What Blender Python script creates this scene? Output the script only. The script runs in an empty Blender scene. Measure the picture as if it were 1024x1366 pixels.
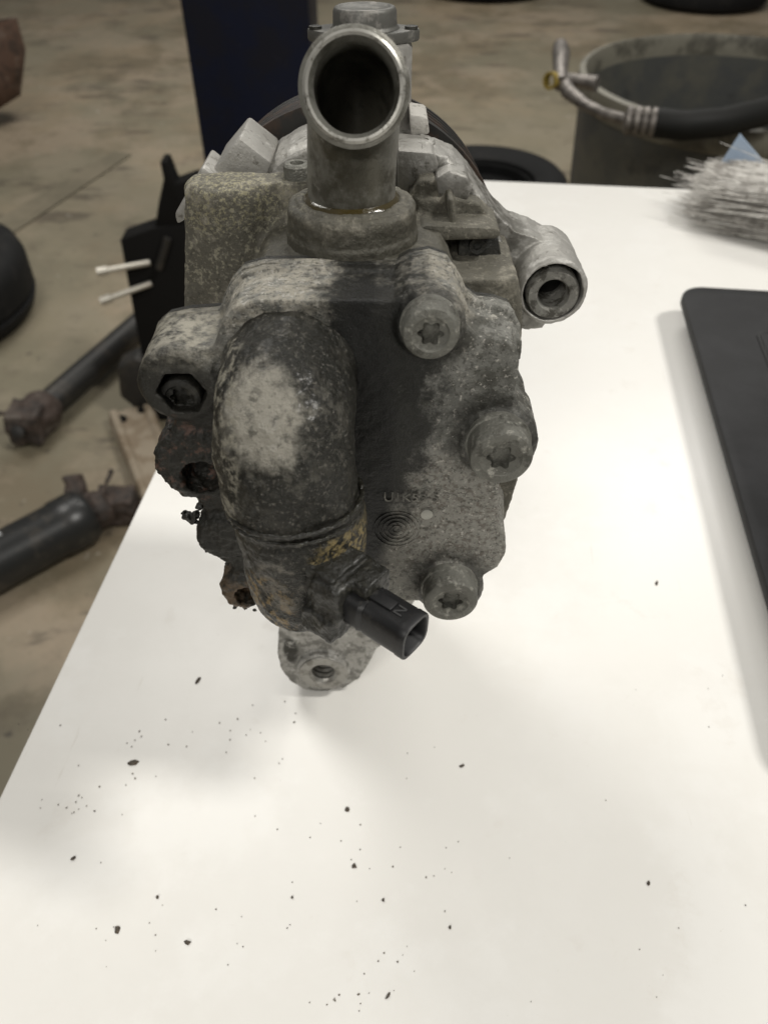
import bpy, bmesh, math, random
from mathutils import Vector, Matrix, noise

rnd = random.Random(7)
S = bpy.context.scene
COL = S.collection

# ------------------------------------------------------------------ camera
CAM_H = .21                                   # camera height above the table top (table top is z = 0)
PITCH = math.radians(44)
FPX = 1072.0                                  # focal length in photograph pixels (1024 x 1366)
cd = bpy.data.cameras.new('camera'); cam = bpy.data.objects.new('camera', cd); COL.objects.link(cam)
cam.location = (0, 0, CAM_H); cam.rotation_euler = (math.pi/2 - PITCH, 0, 0)
cd.sensor_fit = 'VERTICAL'; cd.lens = 4.0; cd.sensor_height = 4.0*1366/FPX; cd.sensor_width = cd.sensor_height*.75
cd.clip_start = .01; cd.clip_end = 200
cd.dof.use_dof = True; cd.dof.focus_distance = .152; cd.dof.aperture_fstop = 3.8
S.camera = cam

# ------------------------------------------------------------------ light
w = bpy.data.worlds.new('World'); S.world = w; w.use_nodes = True
w.node_tree.nodes['Background'].inputs[0].default_value = (1.0, .985, .945, 1)
w.node_tree.nodes['Background'].inputs[1].default_value = .15
def area(name, loc, target, size, power, col=(1, .975, .925)):
    d = bpy.data.lights.new(name, 'AREA'); d.shape = 'RECTANGLE'; d.size, d.size_y = size; d.energy = power; d.color = col
    o = bpy.data.objects.new(name, d); COL.objects.link(o); o.location = loc
    o.rotation_euler = (Vector(target)-Vector(loc)).to_track_quat('-Z', 'Y').to_euler()
area('workshop_lamp', (1.57, .05, 2.2), (0, .3, 0), (.28, .42), 49)
area('workshop_lamp', (-1.1, 1.75, 2.2), (0, .3, 0), (.8, 1.4), 29)
area('workshop_lamp', (-.7, -1.7, 1.75), (0, .2, .1), (1.2, .7), 27)
area('workshop_lamp', (.3, 3.6, 2.6), (.2, 3.2, -.85), (2.2, .8), 75)
S.view_settings.view_transform = 'Standard'; S.view_settings.look = 'None'
S.view_settings.gamma = 1; S.view_settings.exposure = 0; S.view_settings.use_curve_mapping = False
S.render.engine = 'CYCLES'
S.cycles.use_denoising = True
S.cycles.max_bounces = 6

# ------------------------------------------------------------------ pixel helpers
CF = Vector((0, math.cos(PITCH), -math.sin(PITCH))); CU = Vector((0, math.sin(PITCH), math.cos(PITCH))); CC = Vector((0, 0, CAM_H))
def ray(x, y): return CF + Vector(((x-512)/FPX, 0, 0)) + CU*((683-y)/FPX)
def gnd(x, y, z=0.0):
    d = ray(x, y); return CC + d*((z-CAM_H)/d.z)
def aty(x, y, Y):
    d = ray(x, y); return CC + d*(Y/d.y)
TAU = math.radians(4)                         # the pump leans back a little
PO = Vector((0, .1385, 0)); PA = Vector((0, -math.cos(TAU), math.sin(TAU))); PU = Vector((0, math.sin(TAU), math.cos(TAU)))
def pl(x, y, a):                              # a pixel on the pump's plane at axial depth a -> (right, up)
    d = ray(x, y); t = (a + PA.dot(PO-CC))/PA.dot(d); p = CC + d*t - PO
    return (p.x, PU.dot(p))
def pp(pts, a): return [pl(x, y, a) for x, y in pts]
def L(r, u, a): return Vector((r, -a, u))
def pL(x, y, a):
    r, u = pl(x, y, a); return L(r, u, a)
FLOOR = -.85

# ------------------------------------------------------------------ mesh helpers
class G:
    def __init__(s): s.v = []; s.f = []
    def add(s, v, f):
        n = len(s.v); s.v += [Vector(q) for q in v]; s.f += [tuple(i+n for i in q) for q in f]; return s
    def join(s, o): return s.add(o.v, o.f)
    def xf(s, m): s.v = [m @ q for q in s.v]; return s

def prism(pts, a0, a1, taper=0.0):            # (r,u) outline extruded along the pump axis, a0 back, a1 front
    n = len(pts); ar = sum(pts[i][0]*pts[(i+1) % n][1]-pts[(i+1) % n][0]*pts[i][1] for i in range(n))
    if ar < 0: pts = pts[::-1]
    cx = sum(p[0] for p in pts)/n; cy = sum(p[1] for p in pts)/n
    v = [L(p[0], p[1], a0) for p in pts] + [L(cx+(p[0]-cx)*(1-taper), cy+(p[1]-cy)*(1-taper), a1) for p in pts]
    f = [tuple(range(n))[::-1], tuple(range(n, 2*n))] + [(i, (i+1) % n, n+(i+1) % n, n+i) for i in range(n)]
    return G().add(v, f)
def box(c, s, m=None):
    x, y, z = s[0]/2, s[1]/2, s[2]/2
    v = [Vector((i*x, j*y, k*z)) for i in (-1, 1) for j in (-1, 1) for k in (-1, 1)]
    if m: v = [m @ q for q in v]
    v = [q+Vector(c) for q in v]
    return G().add(v, [(0, 1, 3, 2), (4, 6, 7, 5), (0, 4, 5, 1), (2, 3, 7, 6), (0, 2, 6, 4), (1, 5, 7, 3)])
def frame(d):
    d = d.normalized(); t = Vector((0, 0, 1)) if abs(d.z) < .9 else Vector((1, 0, 0))
    x = t.cross(d).normalized(); return x, d.cross(x)
def sweep(path, radii, n=32, sect=None, x0=None):
    path = [Vector(p) for p in path]; k = len(path)
    if not hasattr(radii, '__len__'): radii = [radii]*k
    T = [(path[min(i+1, k-1)]-path[max(i-1, 0)]).normalized() for i in range(k)]
    x = frame(T[0])[0] if x0 is None else Vector(x0)
    v = []; f = []
    for i in range(k):
        x = (x - T[i]*x.dot(T[i])).normalized(); y = T[i].cross(x)
        for j in range(n):
            if sect: p, q = sect[j]
            else: p, q = math.cos(2*math.pi*j/n), math.sin(2*math.pi*j/n)
            v.append(path[i] + (x*p+y*q)*radii[i])
    for i in range(k-1):
        for j in range(n):
            a, b = i*n+j, i*n+(j+1) % n; f.append((a, b, b+n, a+n))
    f += [tuple(range(n))[::-1], tuple(range((k-1)*n, k*n))]
    return G().add(v, f)
def lathe(prof, o, axis, n=40, closed=False, x0=None):   # prof [(radius, height)]
    axis = Vector(axis).normalized(); x, y = frame(axis); o = Vector(o); k = len(prof); v = []; f = []
    for r, h in prof:
        for j in range(n):
            t = 2*math.pi*j/n; v.append(o+axis*h+(x*math.cos(t)+y*math.sin(t))*r)
    for i in range(k if closed else k-1):
        for j in range(n):
            a, b = i*n+j, i*n+(j+1) % n; c, d = ((i+1) % k)*n+j, ((i+1) % k)*n+(j+1) % n
            f.append((a, b, d, c))
    if not closed:
        f += [tuple(range(n))[::-1], tuple(range((k-1)*n, k*n))]
    return G().add(v, f)
def tri_mesh(name, g):
    me = bpy.data.meshes.new(name); me.from_pydata([tuple(p) for p in g.v], [], g.f); me.update()
    bm = bmesh.new(); bm.from_mesh(me); bmesh.ops.recalc_face_normals(bm, faces=bm.faces); bm.to_mesh(me); bm.free()
    return me
def link(name, me, mat, parent=None, smooth=True, angle=40):
    o = bpy.data.objects.new(name, me); COL.objects.link(o)
    if parent: o.parent = parent
    me.materials.clear(); me.materials.append(mat)
    if smooth:
        me.polygons.foreach_set('use_smooth', [True]*len(me.polygons))
        if angle: me.set_sharp_from_angle(angle=math.radians(angle))
    return o
def obj(name, g, mat, parent=None, smooth=True, angle=40, bevel=0, seg=2):
    me = tri_mesh(name, g)
    if bevel:
        bm = bmesh.new(); bm.from_mesh(me)
        ed = [e for e in bm.edges if len(e.link_faces) == 2 and e.calc_face_angle(0) > math.radians(35)]
        bmesh.ops.bevel(bm, geom=ed, offset=bevel, segments=seg, profile=.5, affect='EDGES', clamp_overlap=True)
        bm.to_mesh(me); bm.free()
    return link(name, me, mat, parent, smooth, angle)
def cut(g, cutter):
    o = bpy.data.objects.new('tmp', tri_mesh('tmp', g)); q = bpy.data.objects.new('cut', tri_mesh('cut', cutter)); COL.objects.link(o); COL.objects.link(q)
    m = o.modifiers.new('b', 'BOOLEAN'); m.operation = 'DIFFERENCE'; m.solver = 'EXACT'; m.object = q
    dg = bpy.context.evaluated_depsgraph_get(); dg.update()
    me = bpy.data.meshes.new_from_object(o.evaluated_get(dg))
    r = G().add([v.co.copy() for v in me.vertices], [tuple(p.vertices) for p in me.polygons])
    for z in (o, q): bpy.data.objects.remove(z, do_unlink=True)
    return r
def fuse(name, gs, mat, parent=None, voxel=.0004, smooth=4, disp=(), cuts=(), clampz=False, crust=None):
    g = G()
    for q in gs: g.join(q)
    o = bpy.data.objects.new('tmp', tri_mesh('tmp', g)); COL.objects.link(o)
    m = o.modifiers.new('r', 'REMESH'); m.mode = 'VOXEL'; m.voxel_size = voxel
    if smooth:
        m = o.modifiers.new('s', 'SMOOTH'); m.factor = .5; m.iterations = smooth
    tmp = []
    for c in cuts:
        q = bpy.data.objects.new('cut', tri_mesh('cut', c)); COL.objects.link(q); tmp.append(q)
        m = o.modifiers.new('b', 'BOOLEAN'); m.operation = 'DIFFERENCE'; m.solver = 'FAST'; m.object = q
    dg = bpy.context.evaluated_depsgraph_get(); dg.update()
    me = bpy.data.meshes.new_from_object(o.evaluated_get(dg)); me.name = name
    for q in tmp+[o]: bpy.data.objects.remove(q, do_unlink=True)
    if disp:
        nr = [v.normal.copy() for v in me.vertices]
        for v, nn in zip(me.vertices, nr):
            d = 0.0
            for sc, am in disp: d += am*noise.noise(v.co*sc)
            v.co += nn*d
    if crust:
        nr = [v.normal.copy() for v in me.vertices]
        for v, nn in zip(me.vertices, nr):
            k = min(1, max(0, (crust - v.co.x)/.006))*min(1, max(0, (.124-v.co.z)/.008))
            if k: v.co += nn*k*(.0002*noise.noise(v.co*330)+.0004*noise.noise(v.co*700+Vector((3, 1, 2)))+.0003*noise.noise(v.co*1900))
    if clampz:
        for v in me.vertices:
            h = v.co.z*math.cos(TAU) - v.co.y*math.sin(TAU)
            if h < .0002: v.co.z = (.0002 + v.co.y*math.sin(TAU))/math.cos(TAU)
    return link(name, me, mat, parent, True, None)
def empty(name, loc, rot=(0, 0, 0)):
    o = bpy.data.objects.new(name, None); COL.objects.link(o); o.location = loc; o.rotation_euler = rot; o.empty_display_size = .02
    return o
def tag(o, label=None, cat=None, group=None, kind=None):
    for k, v in (('label', label), ('category', cat), ('group', group), ('kind', kind)):
        if v: o[k] = v
    return o

# ------------------------------------------------------------------ materials
def mat(name, base, rough=.6, metal=0.0, layers=(), bump=(), spec=.5, trans=0, coat=0):
    m = bpy.data.materials.new(name); m.use_nodes = True; nt = m.node_tree; N = nt.nodes; K = nt.links
    b = N['Principled BSDF']; b.inputs['Metallic'].default_value = metal; b.inputs['Specular IOR Level'].default_value = spec
    if coat: b.inputs['Coat Weight'].default_value = coat; b.inputs['Coat Roughness'].default_value = .2
    if trans: b.inputs['Transmission Weight'].default_value = trans
    tc = N.new('ShaderNodeTexCoord').outputs['Object']
    def noi(scale, detail=4, rgh=.6, stretch=None, seed=0.0):
        n = N.new('ShaderNodeTexNoise'); n.inputs['Scale'].default_value = scale; n.inputs['Detail'].default_value = detail
        n.inputs['Roughness'].default_value = rgh
        mp = N.new('ShaderNodeMapping'); mp.inputs['Location'].default_value = (seed, seed*1.7, seed*.6)
        if stretch: mp.inputs['Scale'].default_value = stretch
        K.new(tc, mp.inputs[0]); K.new(mp.outputs[0], n.inputs['Vector']); return n.outputs['Fac']
    def math_(op, a, c=None, d=None):
        n = N.new('ShaderNodeMath'); n.operation = op
        for i, q in enumerate((a, c, d)):
            if q is None: continue
            if isinstance(q, (int, float)): n.inputs[i].default_value = q
            else: K.new(q, n.inputs[i])
        return n.outputs[0]
    def rng(v, lo, hi, a=0.0, c=1.0):
        n = N.new('ShaderNodeMapRange'); n.interpolation_type = 'SMOOTHSTEP'
        K.new(v, n.inputs[0]); n.inputs[1].default_value = lo; n.inputs[2].default_value = hi; n.inputs[3].default_value = a; n.inputs[4].default_value = c
        return n.outputs[0]
    def rgb(c): n = N.new('ShaderNodeRGB'); n.outputs[0].default_value = (*c, 1); return n.outputs[0]
    col = rgb(base); rg = None
    n = N.new('ShaderNodeValue'); n.outputs[0].default_value = rough; rg = n.outputs[0]
    for i, l in enumerate(layers):
        mk = rng(noi(l.get('s', 100), l.get('d', 7), l.get('r', .68), l.get('st'), i*3.1+l.get('seed', 0)), l.get('lo', .45), l.get('hi', .6))
        if 'c' in l:                             # dirt and painted shade, each with its own place and shape
            vs = N.new('ShaderNodeVectorMath'); vs.operation = 'SUBTRACT'; K.new(tc, vs.inputs[0]); vs.inputs[1].default_value = l['c']
            vd = N.new('ShaderNodeVectorMath'); vd.operation = 'DIVIDE'; K.new(vs.outputs[0], vd.inputs[0]); vd.inputs[1].default_value = l['rad']
            vl = N.new('ShaderNodeVectorMath'); vl.operation = 'LENGTH'; K.new(vd.outputs[0], vl.inputs[0])
            jag = math_('MULTIPLY_ADD', noi(l.get('js', 150), 8, .72, None, i*5.7+1), l.get('j', 1.2), -l.get('j', 1.2)/2)
            ds = math_('ADD', vl.outputs['Value'], jag)
            pm = rng(ds, 1+l.get('e', .25), 1-l.get('e', .25))
            mk = math_('MULTIPLY', mk, pm) if 's' in l else pm
        if l.get('am', 1) != 1: mk = math_('MULTIPLY', mk, l['am'])
        mx = N.new('ShaderNodeMix'); mx.data_type = 'RGBA'
        K.new(mk, mx.inputs['Factor']); K.new(col, mx.inputs['A']); K.new(rgb(l['col']), mx.inputs['B']); col = mx.outputs['Result']
        if 'rough' in l:
            mr = N.new('ShaderNodeMix'); K.new(mk, mr.inputs['Factor']); K.new(rg, mr.inputs['A']); mr.inputs['B'].default_value = l['rough']; rg = mr.outputs['Result']
    K.new(col, b.inputs['Base Color']); K.new(rg, b.inputs['Roughness'])
    prev = None
    for sc, st, di in bump:
        bp = N.new('ShaderNodeBump'); bp.inputs['Strength'].default_value = st; bp.inputs['Distance'].default_value = di
        K.new(noi(sc, 5, .65, None, sc*.01), bp.inputs['Height'])
        if prev: K.new(prev, bp.inputs['Normal'])
        prev = bp.outputs[0]
    if prev: K.new(prev, b.inputs['Normal'])
    return m

GRIT = ((650, .35, .0008), (1500, .5, .0005), (3600, .5, .0003))
BLACK = (.014, .013, .010); DARK = (.045, .043, .034); MID = (.235, .232, .21); DUST = (.50, .46, .37); PALE = (.42, .40, .35); OCHRE = (.30, .235, .11)
def lp(x, y, a): r, u = pl(x, y, a); return (r, -a, u)
M = {}
M['cover'] = mat('cover_casting', (.15, .149, .133), .62, .25, (
    dict(col=MID, s=60, lo=.42, hi=.62), dict(col=(.06, .058, .047), s=140, lo=.5, hi=.62, am=.8),
    dict(col=(.27, .262, .232), c=lp(590, 715, .033), rad=(.022, .05, .020), j=1.4, am=.85, js=120),
    dict(col=(.15, .135, .115), s=900, lo=.48, hi=.62, c=lp(620, 700, .033), rad=(.016, .05, .018), j=1.2),
    dict(col=(.34, .318, .265), s=420, lo=.36, hi=.58, c=(-.009, -.026, .1425), rad=(.034, .011, .0065), j=1.0, am=.95),
    dict(col=(.05, .048, .040), s=1500, lo=.52, hi=.62, am=.7), dict(col=(.42, .40, .36), s=1000, lo=.57, hi=.63), dict(col=(.42, .40, .35), s=330, lo=.60, hi=.68, am=.8),
    dict(col=(.018, .017, .013), c=lp(255, 655, .03), rad=(.018, .04, .040), j=1.0, rough=.40, am=.98),
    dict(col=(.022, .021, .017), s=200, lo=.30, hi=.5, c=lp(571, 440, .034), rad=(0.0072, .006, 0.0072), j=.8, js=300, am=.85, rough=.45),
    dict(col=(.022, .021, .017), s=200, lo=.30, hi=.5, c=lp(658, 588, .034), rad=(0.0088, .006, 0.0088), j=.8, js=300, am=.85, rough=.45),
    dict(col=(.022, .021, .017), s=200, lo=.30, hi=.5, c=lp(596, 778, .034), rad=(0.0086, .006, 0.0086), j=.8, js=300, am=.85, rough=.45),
    dict(col=(.010, .010, .008), s=90, lo=.18, hi=.42, c=lp(500, 530, .033), rad=(.011, .03, .030), j=1.6, js=260, am=.95, rough=.45), dict(col=(.008, .008, .007), c=lp(484, 600, .033), rad=(.006, .02, .034), j=.7, rough=.4),  # the narrow second patch paints the shade in the valley beside the elbow
    dict(col=(.11, .075, .045), s=300, lo=.38, hi=.58, c=lp(322, 790, .03), rad=(.009, .03, .008), j=.7), dict(col=(.10, .06, .045), s=500, lo=.52, hi=.62, c=lp(235, 610, .03), rad=(.008, .03, .012), j=.9),
    dict(col=(.33, .31, .255), s=500, lo=.33, hi=.6, c=lp(246, 446, .0255), rad=(.014, .0085, .0042), j=.7, am=.92),
    ), GRIT)
M['elbow'] = mat('valve_casting', (.015, .0145, .011), .34, .1, (
    dict(col=(.036, .034, .027), s=260, lo=.5, hi=.62),
    dict(col=(.12, .112, .094), s=1100, lo=.56, hi=.64, am=.8), dict(col=(.17, .16, .14), s=2000, lo=.60, hi=.66, am=.8),
    dict(col=(.32, .302, .255), c=lp(338, 560, .056), rad=(.0086, .010, .0076), j=1.5, js=190, e=.25, am=.92, rough=.62),
    dict(col=(.09, .085, .07), s=420, lo=.50, hi=.64, c=lp(380, 590, .056), rad=(.012, .012, .008), j=.9, am=.85),
    dict(col=(.33, .31, .25), s=500, lo=.47, hi=.6, c=lp(297, 560, .047), rad=(.0035, .02, .02), j=.8, am=.8),
    dict(col=OCHRE, s=900, lo=.44, hi=.58, c=lp(462, 725, .052), rad=(.006, .016, .0045), j=1.2, am=.85),
    dict(col=(.24, .17, .08), s=600, lo=.48, hi=.6, c=lp(362, 800, .054), rad=(.0048, .016, .0075), j=1.1, am=.95),
    dict(col=(.22, .20, .165), s=300, lo=.42, hi=.6, c=lp(375, 775, .056), rad=(.004, .012, .006), j=1.1, am=.8),
    ), ((500, .5, .0012), (1500, .7, .0006), (3600, .6, .0003)), coat=.08, spec=.35)
M['housing'] = mat('housing_casting', (.125, .117, .093), .7, .15, (
    dict(col=(.12, .112, .088), s=70, lo=.45, hi=.6), dict(col=(.06, .056, .045), s=1000, lo=.54, hi=.64, am=.7), dict(col=(.40, .375, .28), s=950, lo=.53, hi=.61, c=lp(290, 290, .003), rad=(.022, .02, .016), j=1.6, am=.6), dict(col=(.30, .28, .225), s=1100, lo=.57, hi=.64, am=.6),
    dict(col=(.40, .37, .30), s=160, lo=.52, hi=.68, am=.6),
    dict(col=(.38, .35, .22), s=1500, lo=.50, hi=.60, c=lp(275, 270, .003), rad=(.016, .02, .006), j=1.2, am=.65),
    dict(col=(.045, .042, .03), s=60, lo=.35, hi=.5, c=lp(470, 320, .01), rad=(.02, .012, .008), j=.9, am=.7, rough=.4),
    ), GRIT)
M['bracket'] = mat('bracket_aluminium', (.36, .35, .325), .5, .45, (
    dict(col=(.31, .30, .275), s=90, lo=.4, hi=.65), dict(col=(.14, .132, .112), s=420, lo=.56, hi=.66, am=.8),
    dict(col=(.52, .51, .48), s=260, lo=.55, hi=.68, am=.8),
    dict(col=(.13, .126, .112), s=330, lo=.44, hi=.58, c=lp(430, 880, 0), rad=(.022, .03, .022), j=.6, am=.8),
    dict(col=(.035, .033, .027), s=300, lo=.35, hi=.5, c=lp(388, 868, 0), rad=(.0022, .02, .0055), j=.7),
    dict(col=(.10, .095, .08), s=240, lo=.40, hi=.58, c=lp(640, 290, -.012), rad=(.010, .02, .012), j=1.0, am=.8),
    ), ((700, .35, .0004), (2200, .35, .00025)))
M['lug_face'] = mat('machined_aluminium', (.30, .29, .265), .42, .6, (dict(col=(.17, .16, .14), s=300, lo=.48, hi=.64),), ((1500, .25, .0002),))
M['tube'] = mat('tube_metal', (.22, .215, .19), .42, .45, (
    dict(col=(.10, .095, .078), s=130, lo=.45, hi=.62), dict(col=(.30, .29, .26), s=500, lo=.56, hi=.68, am=.7),
    dict(col=(.06, .055, .038), s=80, lo=.30, hi=.5, c=lp(475, 240, .013), rad=(.0055, .012, .009), j=.9, am=.85, rough=.25),
    ), ((1200, .3, .0003),))
M['bolt'] = mat('bolt_steel', (.16, .158, .137), .5, .3, (
    dict(col=(.12, .117, .10), s=220, lo=.45, hi=.62), dict(col=(.33, .32, .28), s=600, lo=.54, hi=.66, am=.8), dict(col=(.05, .048, .038), s=170, lo=.55, hi=.64, am=.85)), ((1300, .6, .0006), (3000, .5, .0003)))
M['black_oily'] = mat('oily_black', (.016, .0155, .012), .38, 0, (dict(col=(.045, .043, .034), s=400, lo=.52, hi=.64),), GRIT, coat=.12)
M['wet'] = mat('wet_grease', (.018, .017, .013), .14, 0, (dict(col=(.05, .047, .036), s=500, lo=.52, hi=.64),), ((900, .8, .0008),))
M['plastic'] = mat('connector_plastic', (.010, .010, .0105), .5, 0, (dict(col=(.04, .038, .034), s=300, lo=.55, hi=.7, am=.7),), ((900, .15, .0002),))
M['inside'] = mat('tube_bore', (.075, .07, .055), .30, 0, (dict(col=(.04, .038, .03), s=200),))
M['oil'] = mat('oil_film', (.045, .034, .012), .12, 0, (), ((500, .3, .0004),), spec=.8)
M['pulley'] = mat('pulley_metal', (.022, .021, .019), .45, .1, (dict(col=(.055, .036, .026), s=120, lo=.45, hi=.6),))
M['cap'] = mat('fitting_metal', (.10, .098, .088), .5, .35, (dict(col=(.22, .21, .19), s=250, lo=.5, hi=.65),), ((900, .3, .0003),))
M['rubber_bush'] = mat('bush_rubber', (.02, .018, .016), .6)

# ------------------------------------------------------------------ setting: floor and table
conc = mat('concrete', (.275, .218, .145), .6, 0, (
    dict(col=(.17, .138, .088), s=1.6, lo=.42, hi=.58), dict(col=(.31, .25, .18), s=3.4, lo=.47, hi=.60, am=.8),
    dict(col=(.20, .185, .13), s=.9, lo=.46, hi=.6, am=.6), dict(col=(.10, .08, .055), s=5, lo=.54, hi=.68, am=.5),
    dict(col=(.075, .06, .043), s=2.6, st=(1, 3, 1), lo=.57, hi=.66, am=.65),
    dict(col=(.46, .43, .37), s=22, lo=.66, hi=.71, am=.7), dict(col=(.06, .05, .038), s=26, lo=.62, hi=.69, am=.75)), ((60, .2, .002), (300, .15, .001)))
g = box((0, 14, FLOOR-.05), (60, 60, .1)); fl = obj('floor', g, conc, smooth=False); tag(fl, kind='structure')
a, b_ = gnd(-60, 345, FLOOR), gnd(165, 205, FLOOR); d = (b_-a); sd = Vector((-d.y, d.x, 0)).normalized()*.06
seam = mat('old_joint_filler', (.155, .135, .092), .7, 0, (dict(col=(.21, .18, .125), s=5, lo=.4, hi=.6),))
g = G().add([a-sd+Vector((0, 0, .004)), b_-sd*.6+Vector((0, 0, .004)), b_+sd*.6+Vector((0, 0, .004)), a+sd+Vector((0, 0, .004))], [(0, 1, 2, 3)])
o = obj('joint_strip', g, seam, fl, smooth=False)

TH = math.radians(6.2)
e1 = Vector((math.cos(TH), -math.sin(TH), 0)); e2 = Vector((math.sin(TH), math.cos(TH), 0)); BL = Vector((-.058, .5452, 0))
lam = mat('white_laminate', (.765, .75, .712), .33, 0, (
    dict(col=(.74, .724, .685), s=9, lo=.42, hi=.62, rough=.36), dict(col=(.775, .762, .727), s=16, lo=.5, hi=.62),
    dict(col=(.66, .63, .58), s=30, lo=.60, hi=.75, am=.2),
    dict(col=(.50, .46, .40), s=420, lo=.69, hi=.74, am=.45),
    dict(col=(.60, .57, .51), s=240, st=(1, .06, 1), lo=.68, hi=.74, am=.5), dict(col=(.62, .59, .54), s=300, st=(.05, 1, 1), lo=.70, hi=.75, am=.5), dict(col=(.68, .65, .60), s=55, lo=.60, hi=.70, am=.35, rough=.5),
    dict(col=(.52, .47, .38), s=260, lo=.50, hi=.64, c=tuple(gnd(45, 1065)), rad=(.010, .010, .02), j=1.0, am=.45),
    ), ((30, .05, .002), (600, .05, .0002)))
tb = empty('white_table', BL + e1*.65 - e2*.4 + Vector((0, 0, FLOOR)), (0, 0, -TH))
tag(tb, 'white laminate table with dirt specks under the greasy pump', 'table')
g = box((0, 0, -FLOOR-.014), (1.3, .8, .028)); obj('tabletop', g, lam, tb, bevel=.0012)
steel = mat('table_leg_steel', (.25, .25, .25), .45, .7)
for sx in (-1, 1):
    for sy in (-1, 1):
        obj('leg', box((sx*.6, sy*.35, (-FLOOR-.0281)/2), (.04, .04, -FLOOR-.0283)), steel, tb, bevel=.003)

# ------------------------------------------------------------------ the pump
pump = empty('vehicle_pump', PO, (-TAU, 0, 0))
tag(pump, 'greasy cast metal vehicle pump with open tube and black plug standing on white table', 'pump')
AX = Vector((0, -1, 0)); UX = Vector((0, 0, 1))
CA = .033                                     # front face of the cover

# --- rear bracket: flange, ear arm, foot lug
fc = pl(471, 330, -.022)
ear = pl(737, 391, 0); lug = pl(431, 898, .002)
er = .0071
flange = lathe([(.0248, 0), (.0256, .001), (.0256, .014), (.0246, .0165)], L(*fc, -.030), AX, 64)
arm = prism(pp([(560, 196), (585, 205), (606, 214), (627, 236), (646, 262), (664, 286), (686, 306), (712, 314), (742, 330), (745, 400), (722, 436), (700, 437), (684, 436), (676, 400), (664, 352), (640, 300), (612, 262), (585, 240)], -.010), -.021, -.009)
armrib = sweep([pL(590, 214, -.009), pL(622, 248, -.009), pL(645, 285, -.008), pL(664, 330, -.006), pL(676, 362, -.004)], .0013, 10)
barrel = sweep([L(*ear, -.019), L(*ear, -.0183), L(*ear, -.0006), L(*ear, 0)], [er-.0008, er, er, er-.0006], 48)
lugg = [pl(x, y, 0) for x, y in ((374, 820), (371, 850), (370, 872), (375, 893), (386, 908), (404, 919), (430, 923), (458, 918), (478, 906), (492, 886), (502, 866), (520, 850), (545, 815), (560, 790))]
lugp = prism(lugg + [pl(560, 640, 0), pl(400, 640, 0)], -.046, 0)
lugb = lathe([(.0080, -.004), (.0080, .0012), (.0074, .0020)], L(lug[0], lug[1], 0), AX, 40)
stem = prism([(-.027, .045), (.006, .045), (.018, .10), (.014, .125), (-.03, .125), (-.034, .10)], -.034, -.008)
cuts = [lathe([(.0040, -.02), (.0040, .01)], L(lug[0], lug[1], 0), AX, 32), lathe([(.0060, -.0165), (.0060, .01)], L(*ear, 0), AX, 40)]
bracket = fuse('mounting_bracket', [flange, cut(arm, cuts[1]), armrib, cut(barrel, cuts[1]), cut(lugp, cuts[0]), cut(lugb, cuts[0]), stem], M['bracket'], pump, .00036, 4, ((400, .00022), (1500, .00008)), (), True)
prof = []
for i in range(9):
    z = -.014+i*.0018; prof += [(.0037, z), (.0033, z+.0009)]
prof += [(.0039, .0021), (.0043, .0022), (.0043, .0015), (.0042, -.015)]
obj('threaded_hole', lathe(prof, L(lug[0], lug[1], 0), AX, 32, closed=True), M['lug_face'], bracket)
obj('lug_face', lathe([(.0041, .0014), (.0041, .0024), (.0070, .0024), (.0074, .0014)], L(lug[0], lug[1], 0), AX, 48, closed=True), M['lug_face'], bracket, bevel=.0002)
bc = (ear[0]+.0002, ear[1]-.0006)
obj('bushing', lathe([(.0030, -.017), (.0030, -.0004), (.0034, .0002), (.0050, .0004), (.0054, -.0003), (.0054, -.017)], L(*bc, -.0006), AX, 48, closed=True), mat('dirty_bush', (.21, .205, .185), .55, .3, (dict(col=(.07, .066, .055), s=350, lo=.46, hi=.58), dict(col=(.32, .31, .28), s=700, lo=.56, hi=.64)), GRIT), bracket)
obj('bushing_bore', lathe([(.0005, -.0080), (.0029, -.0080)], L(*bc, 0), AX, 32), M['rubber_bush'], bracket)
# diamond shaped lug block, upper left
obj('square_boss', prism(pp([(319, 184), (362, 217), (345, 262), (305, 262), (284, 226)], -.011), -.027, -.011), M['bracket'], bracket, bevel=.0006)
obj('corner_boss', prism(pp([(270, 222), (300, 246), (300, 262), (236, 300), (233, 286)], -.008), -.02, -.008), M['bracket'], bracket, bevel=.0006)
# pulley behind
dc = pl(471, 332, -.038)
pr = .0338
prof = [(.004, -.018), (pr-.004, -.018), (pr, -.016)]
for i in range(5):
    z = -.0150+i*.0026; prof += [(pr, z), (pr-.0022, z+.0008), (pr-.0022, z+.0012), (pr, z+.002)]
prof += [(pr+.0008, -.0005), (pr+.0008, .0015), (pr-.003, .0018), (.004, .0018)]
obj('pulley', lathe(prof, L(dc[0], dc[1], -.033), AX, 80), M['pulley'], pump)

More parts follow.
